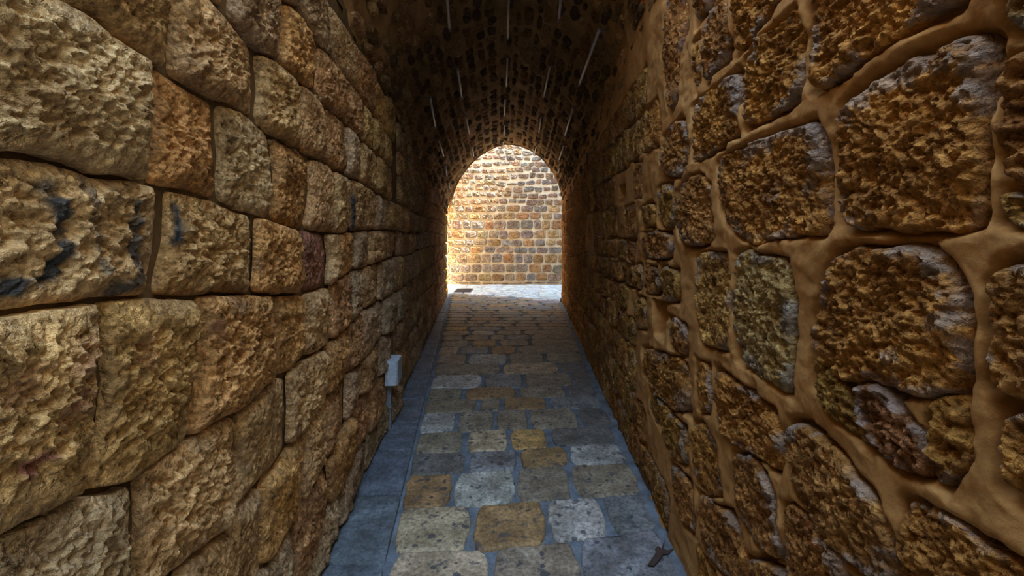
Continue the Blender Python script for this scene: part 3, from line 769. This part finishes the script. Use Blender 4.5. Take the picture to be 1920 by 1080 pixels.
# ------------------------------------------------------------------ OUTSIDE THE FAR ARCH
gx = np.linspace(-9, 9, 60); gy = np.linspace(10.6, 15.3, 60)
GX, GYf = np.meshgrid(gx, gy, indexing='ij')
HZ = np.where(GYf < yend(GX)-.05, -.06, -.012)
ground = struct(link('ground_outside', grid_mesh('ground_outside', map_floor(GX, GYf, HZ)), M_OUTG), 'sunless pale paved lane outside the far arch', 'ground')
for (y0, y1) in [(0.02, .42), (.42, .85), (.85, 1.3), (1.3, 1.85), (1.85, 2.4), (2.4, 2.95), (2.95, 3.6), (3.6, 4.2)]:
    X = -4.2+rnd.uniform(0, .3)
    while X < 3.4:
        w = rnd.uniform(.45, .9)
        ya, yb = yend(X)+.3+y0, yend(X)+.3+y1; ya2, yb2 = yend(X+w)+.3+y0, yend(X+w)+.3+y1
        ya, yb, ya2, yb2 = [min(q, 15.05) for q in (ya, yb, ya2, yb2)]
        if yb-ya > .1 and yb2-ya2 > .1:
            poly = np.array([(X, ya), (X+w/2, (ya+ya2)/2), (X+w, ya2), (X+w, yb2), (X+w/2, (yb+yb2)/2), (X, yb)])
            c_ = poly.mean(0)
            if not (abs(c_[0]+1.42) < .2 and abs(c_[1]-13.35) < .35):
                seed += 1
                put_stone('paving_slab', M_PAVE if False else M_KERB, ground, poly, map_floor, jit((.50, .60, .66), .1), seed, .05, depth=.02, bulge=.004, edge=.02, rough=.12, gap=.008, wig=.008, nmax=40, rmax=5, tilt=False)
        X += w
# far wall
gx = np.linspace(-9, 9, 40); gz = np.linspace(-.1, 7.5, 30)
GX, GZ = np.meshgrid(gx, gz, indexing='ij')
wall_far = struct(link('wall_far', grid_mesh('wall_far', map_far(GX, GZ, -.025+.01*fbm(GX*5, GZ*5, GX*0, 2, 81)), flip=True), M_MF), 'bright coursed stone wall with pale mortar seen through the far arch', 'wall')
def far_z(py): return CAMZ+(HY-py)/F*YW
rows_px = [535, 528, 512, 494.5, 475.5, 462, 448, 431, 412, 398, 384, 372]
rows_z = [far_z(p) for p in rows_px]
rows_z[0] = 0.0
while rows_z[-1] < 6.6: rows_z.append(rows_z[-1]+rnd.uniform(.16, .23))
far_bag = Bag(); nfar = 0
FC = [(.50, .31, .14), (.46, .26, .12), (.40, .30, .21), (.54, .37, .18), (.36, .29, .235), (.38, .27, .20), (.34, .30, .27)]
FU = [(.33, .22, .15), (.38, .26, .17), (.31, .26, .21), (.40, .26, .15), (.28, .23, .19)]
for a in range(len(rows_z)-1):
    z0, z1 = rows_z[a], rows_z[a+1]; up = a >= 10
    X = -4.6+rnd.uniform(0, .3)
    while X < 4.2:
        w = rnd.uniform(.2, .38) if up else rnd.uniform(.26, .48)
        g = .036 if up else .036
        if z1-z0 > .05:
            zz0, zz1 = z0+g*.7, z1-g*.7
            wv_ = (.035 if up else .012)*math.sin(X*2.1+a*.9); zz0 += wv_; zz1 += wv_
            if up: zz0 += rnd.uniform(-.02, .03); zz1 += rnd.uniform(-.03, .03)
            j = lambda: rnd.uniform(-.025, .025) if up else rnd.uniform(-.014, .014)
            poly = np.array([(X+g/2+j(), zz0+j()), (X+w/2+j(), zz0+j()), (X+w-g/2+j(), zz0+j()), (X+w-g/2+j(), (zz0+zz1)/2), (X+w-g/2+j(), zz1+j()), (X+w/2+j(), zz1+j()), (X+g/2+j(), zz1+j()), (X+g/2+j(), (zz0+zz1)/2)])
            if poly[:, 1].max()-poly[:, 1].min() > .04:
                seed += 1
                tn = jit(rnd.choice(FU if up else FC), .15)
                pxx = CX+F*(X+w/2)/YW; pyy = HY-F*((z0+z1)/2-CAMZ)/YW
                vis = 826 < pxx < 1064 and pyy > 272 and nfar < 300
                kw = dict(depth=.02, bulge=.016, edge=.03, rough=.8, gap=.002, wig=.008, nmax=26, rmax=5, tilt=False, corner=2, grey=.35)
                if vis:
                    nfar += 1
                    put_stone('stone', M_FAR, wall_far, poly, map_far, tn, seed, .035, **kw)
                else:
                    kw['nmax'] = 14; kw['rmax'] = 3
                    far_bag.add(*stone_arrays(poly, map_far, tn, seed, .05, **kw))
        X += w
far_bag.build('outlying_stones', M_FAR, wall_far)

# ------------------------------------------------------------------ masonry around the passage (out of frame, shapes the daylight)
def slab(name, pts, z0, z1, label, mat=M_OUT, cat='wall'):
    n = len(pts); co = [(x, y, z0) for x, y in pts]+[(x, y, z1) for x, y in pts]
    import bmesh
    bm = bmesh.new(); vv = [bm.verts.new(c) for c in co]
    bm.faces.new(vv[:n][::-1]); bm.faces.new(vv[n:])
    for i in range(n): bm.faces.new([vv[i], vv[(i+1) % n], vv[n+(i+1) % n], vv[n+i]])
    bmesh.ops.recalc_face_normals(bm, faces=bm.faces)
    me = bpy.data.meshes.new(name); bm.to_mesh(me); bm.free()
    return struct(link(name, me, mat), label, cat)
T = .17
slab('wall_left_house', [(xl(-4)-T, -4), (xl(12.6)-T, 12.6), (-6, 14.0), (-6, -4)], 0, 5.2, 'tall plain masonry house standing behind the left wall', cat='building')
slab('wall_right_house', [(xr(RW0)+T, RW0), (4.2, RW0), (4.2, 9.6), (xr(10.9)+T, 10.9)], 0, 8.3, 'tall plain masonry house behind the right wall, raised to block sun', cat='building')  # height set to keep direct sun off the left wall
# masonry over the vault
def over_vault():
    yy = [VAULT0, 11.8]
    P = []
    a_ = np.linspace(-1, 1, 41)
    vert, quad = [], []
    for yk in (VAULT0+.0,):
        x, z = vault_pt(np.full(41, yk), a_)
        for xi, zi in zip(x, z): vert.append((xi, yk-.02, zi+.0)); vert.append((xi, yk-.02, 4.9))
    for i in range(40): quad.append((2*i, 2*i+2, 2*i+3, 2*i+1))
    o_ = len(vert)
    for xi, zi in zip(xe, _z): vert.append((xi, yend(xi)+.03, zi)); vert.append((xi, yend(xi)+.03, 4.9))
    for i in range(na-1): quad.append((o_+2*i, o_+2*i+1, o_+2*i+3, o_+2*i+2))
    k = len(vert)
    vert += [(xl(VAULT0)-.2, VAULT0-.02, 4.9), (xr(VAULT0)+.2, VAULT0-.02, 4.9), (xr(11)+.2, 11.05, 4.9), (xl(12.7)-.2, 12.7, 4.9)]
    quad.append((k, k+1, k+2, k+3))
    return raw_mesh('wall_over_vault', vert, quad, smooth_shade=False)
struct(link('wall_over_vault', over_vault(), M_OUT), 'masonry built above the vault between the two arch openings', 'wall')
slab('wall_sun_blocker', [(4.2, -9), (4.2, RW0-.02), (5.5, RW0-.02), (5.5, -9)], 0, 13.6, 'added unseen masonry block across the open square, keeping sun out', cat='building')  # unseen block, added to keep sun out of the near lane
slab('wall_sky_blocker', [(-6, -4.1), (4.1, -4.1), (4.1, -4.9), (-6, -4.9)], 0, 5.5, 'added unseen masonry block behind the viewer, cutting low sky light', cat='building')  # added out of view to cut low sky light from behind
slab('wall_light_bounce', [(-3.3, 12.9), (-3.3, 15.1), (-3.8, 15.1), (-3.8, 12.9)], 0, 9, 'added unseen sunlit wall bouncing warm light into the far lane from the left')  # unseen wall added as a reflector for sunlight
slab('wall_far_shade', [(4.5, 9.5), (4.5, 15.1), (5.2, 15.1), (5.2, 9.5)], 0, 11.4, 'added unseen wall shading the far lane from the right')  # unseen wall added to cast shade on the far lane and wall

# ------------------------------------------------------------------ THINGS
def vault_hit(px, py):
    dx, dz = (px-CX)/F, (HY-py)/F
    lo = None
    for Y in np.linspace(2.3, 12.9, 1500):
        x, z = dx*Y, CAMZ+dz*Y
        a = (x-xc(Y))/hw(Y)
        if abs(a) >= 1: break
        zs__ = vault_pt(np.array([Y]), np.array([math.copysign(math.asin(min(1, abs(a)))*2/math.pi, a)]))[1][0]
        if z >= zs__: break
    return np.array([x, Y, z])
TUBES = [
 ('crown', [((955, -40), (953, 60)), ((952, 97), (950, 153)), ((947, 177), (946, 210)), ((946, 226), (945, 249)), ((944, 259), (944, 272))]),
 ('upper left side', [((827, -30), (834, 45)), ((851, 120), (860, 174)), ((869, 212), (876, 246)), ((882, 269), (885, 288))]),
 ('lower left side', [((795, 178), (806, 236)), ((813, 259), (824, 291)), ((828, 307), (831, 328)), ((835, 340), (838, 354))]),
 ('upper right side', [((1062, -25), (1057, 25)), ((1038, 114), (1025, 174)), ((1019, 213), (1015, 243)), ((1010, 267), (1005, 286))]),
 ('lower right side', [((1140, 50), (1098, 153)), ((1085, 197), (1068, 250)), ((1065, 269), (1055, 297)), ((1056, 312), (1053, 324))]),
]
ORD = ['nearest', 'second', 'third', 'fourth', 'farthest']
for rowname, tubes in TUBES:
    for i, (pa, pb) in enumerate(tubes):
        A, B = vault_hit(*pa), vault_hit(*pb)
        def inward(p, d):
            n = np.array([xc(p[1])-p[0], 0, spring(p[1])+.25-p[2]]); n /= np.linalg.norm(n); return p+n*d, n
        a1, n1 = inward(A, .075); b1, n2 = inward(B, .075)
        base = bpy.data.objects.new('metal_tube', None); col.objects.link(base)
        word = ORD[i] if i < len(tubes)-1 else 'farthest'
        tag(base, '%s grey metal tube in the row along the %s of the vault' % (word, rowname), 'tube', 'metal tubes under the vault')
        link('tube', tube_mesh('tube', [a1, a1+(b1-a1)*.5, b1], .013, 10), M_METAL, base)
        for p, n in ((a1, n1), (b1, n2)):
            ax = (b1-a1)/np.linalg.norm(b1-a1)
            s_ = 1 if p is a1 else -1
            q = p+ax*s_*.05
            link('bracket', tube_mesh('bracket', [q-n*.095, q-n*.03, q+n*.012], .008, 8), M_BRKT, base)
            link('end_cap', tube_mesh('end_cap', [p-ax*s_*.008, p+ax*s_*.012, p+ax*s_*.03], .017, 10), M_BRKT, base)

# junction box on the left wall
bx = bpy.data.objects.new('junction_box', None); col.objects.link(bx)
yb0, yb1 = 3.70, 3.98
bx.location = (xl(3.74)+.035, 3.74, .40); bx.rotation_euler = (0, 0, math.atan2(-LB, 1.0)*1.0); bx.scale = (.8, .82, .9)
tag(bx, 'white plastic junction box mounted low on the left wall', 'junction box')
bevel_box('body', -.03, .085, -.14, .14, 0, .215, M_BOX, bx, .006)
lid = bevel_box('lid', .085, .098, -.135, .135, .005, .21, M_LID, bx, .004)
for sy_ in (-.12, .12):
    for sz_ in (.02, .195):
        link('screw', tube_mesh('screw', [(.094, sy_, sz_), (.099, sy_, sz_), (.101, sy_, sz_)], .005, 8), M_BRKT, lid)
cv = bpy.data.objects.new('conduit_cover', None); col.objects.link(cv)
cv.location = (xl(3.74), 3.74, 0.0); cv.rotation_euler = bx.rotation_euler
tag(cv, 'grey cable conduit running down from the junction box to the kerb', 'conduit')
bevel_box('channel', -.02, .045, -.03, .04, .012, .398, M_COND, cv, .006)
bevel_box('clip', -.02, .050, -.04, .05, .18, .205, M_BRKT, cv, .004)

# cable loop by the right springing
Yc = 10.4
pts = [(1075, 338), (1077, 325), (1060, 323), (1049, 326), (1045, 330), (1052, 331)]
P = []
for px, py in pts:
    P.append(((px-CX)/F*Yc-.05, Yc-.12+.01*len(P), CAMZ+(HY-py)/F*Yc))
P = np.array(P); tt = np.linspace(0, 1, 40); k = np.linspace(0, 1, len(P))
P = np.stack([np.interp(tt, k, P[:, i]) for i in range(3)], 1)
for _ in range(3): P[1:-1] = (P[:-2]+2*P[1:-1]+P[2:])/4
tag(link('cable', tube_mesh('cable', P, .007, 6), M_WIRE), 'loose loop of thin black cable at the right springing near the far arch', 'cable')

# dry leaf and crumbs on the floor
def blob(name, outline, z, th, mat):
    p = np.array(outline); n = len(p)
    c = p.mean(0)
    co = [(x, y, z) for x, y in p]+[(x, y, z+th*(.6+.8*((i*7) % 5)/5)) for i, (x, y) in enumerate(p)]+[(c[0], c[1], z), (c[0], c[1], z+th*1.6)]
    q = [(i, (i+1) % n, n+(i+1) % n, n+i) for i in range(n)]
    t = [(2*n, (i+1) % n, i) for i in range(n)]+[(2*n+1, n+i, n+(i+1) % n) for i in range(n)]
    return link(name, raw_mesh(name, co, q, t, smooth_shade=False), mat)
leaf = [(1214, 1064), (1222, 1054), (1230, 1042), (1228, 1034), (1234, 1029), (1240, 1033), (1246, 1018), (1243, 1034), (1252, 1038), (1262, 1035), (1254, 1043), (1243, 1044), (1236, 1056), (1226, 1066)]
lf = blob('dry_leaf', [floor_uv(*p) for p in leaf], .010, .006, M_LEAF)
tag(lf, 'dark shrivelled leaf lying on the paving beside the right wall', 'leaf')
cr = [(1050, 563), (1054, 563.3), (1056, 566), (1053, 567), (1050, 566)]
tag(blob('pebble', [floor_uv(*p) for p in cr], .008, .05, M_LEAF), 'small dark lump of rubble on the ground at the right foot of the far arch', 'pebble')
# drain cover outside
dr = bpy.data.objects.new('drain_cover', None); col.objects.link(dr)
dr.location = (-1.42, 13.35, -.005)
tag(dr, 'dark square iron drain cover set in the pale lane outside', 'drain cover')
bevel_box('frame', -.25, .25, -.46, .46, -.01, .018, M_IRON, dr, .004)
for i in range(6):
    bevel_box('bar', -.21, .21, -.40+i*.14, -.32+i*.14, .018, .026, M_IRON, dr, .003)
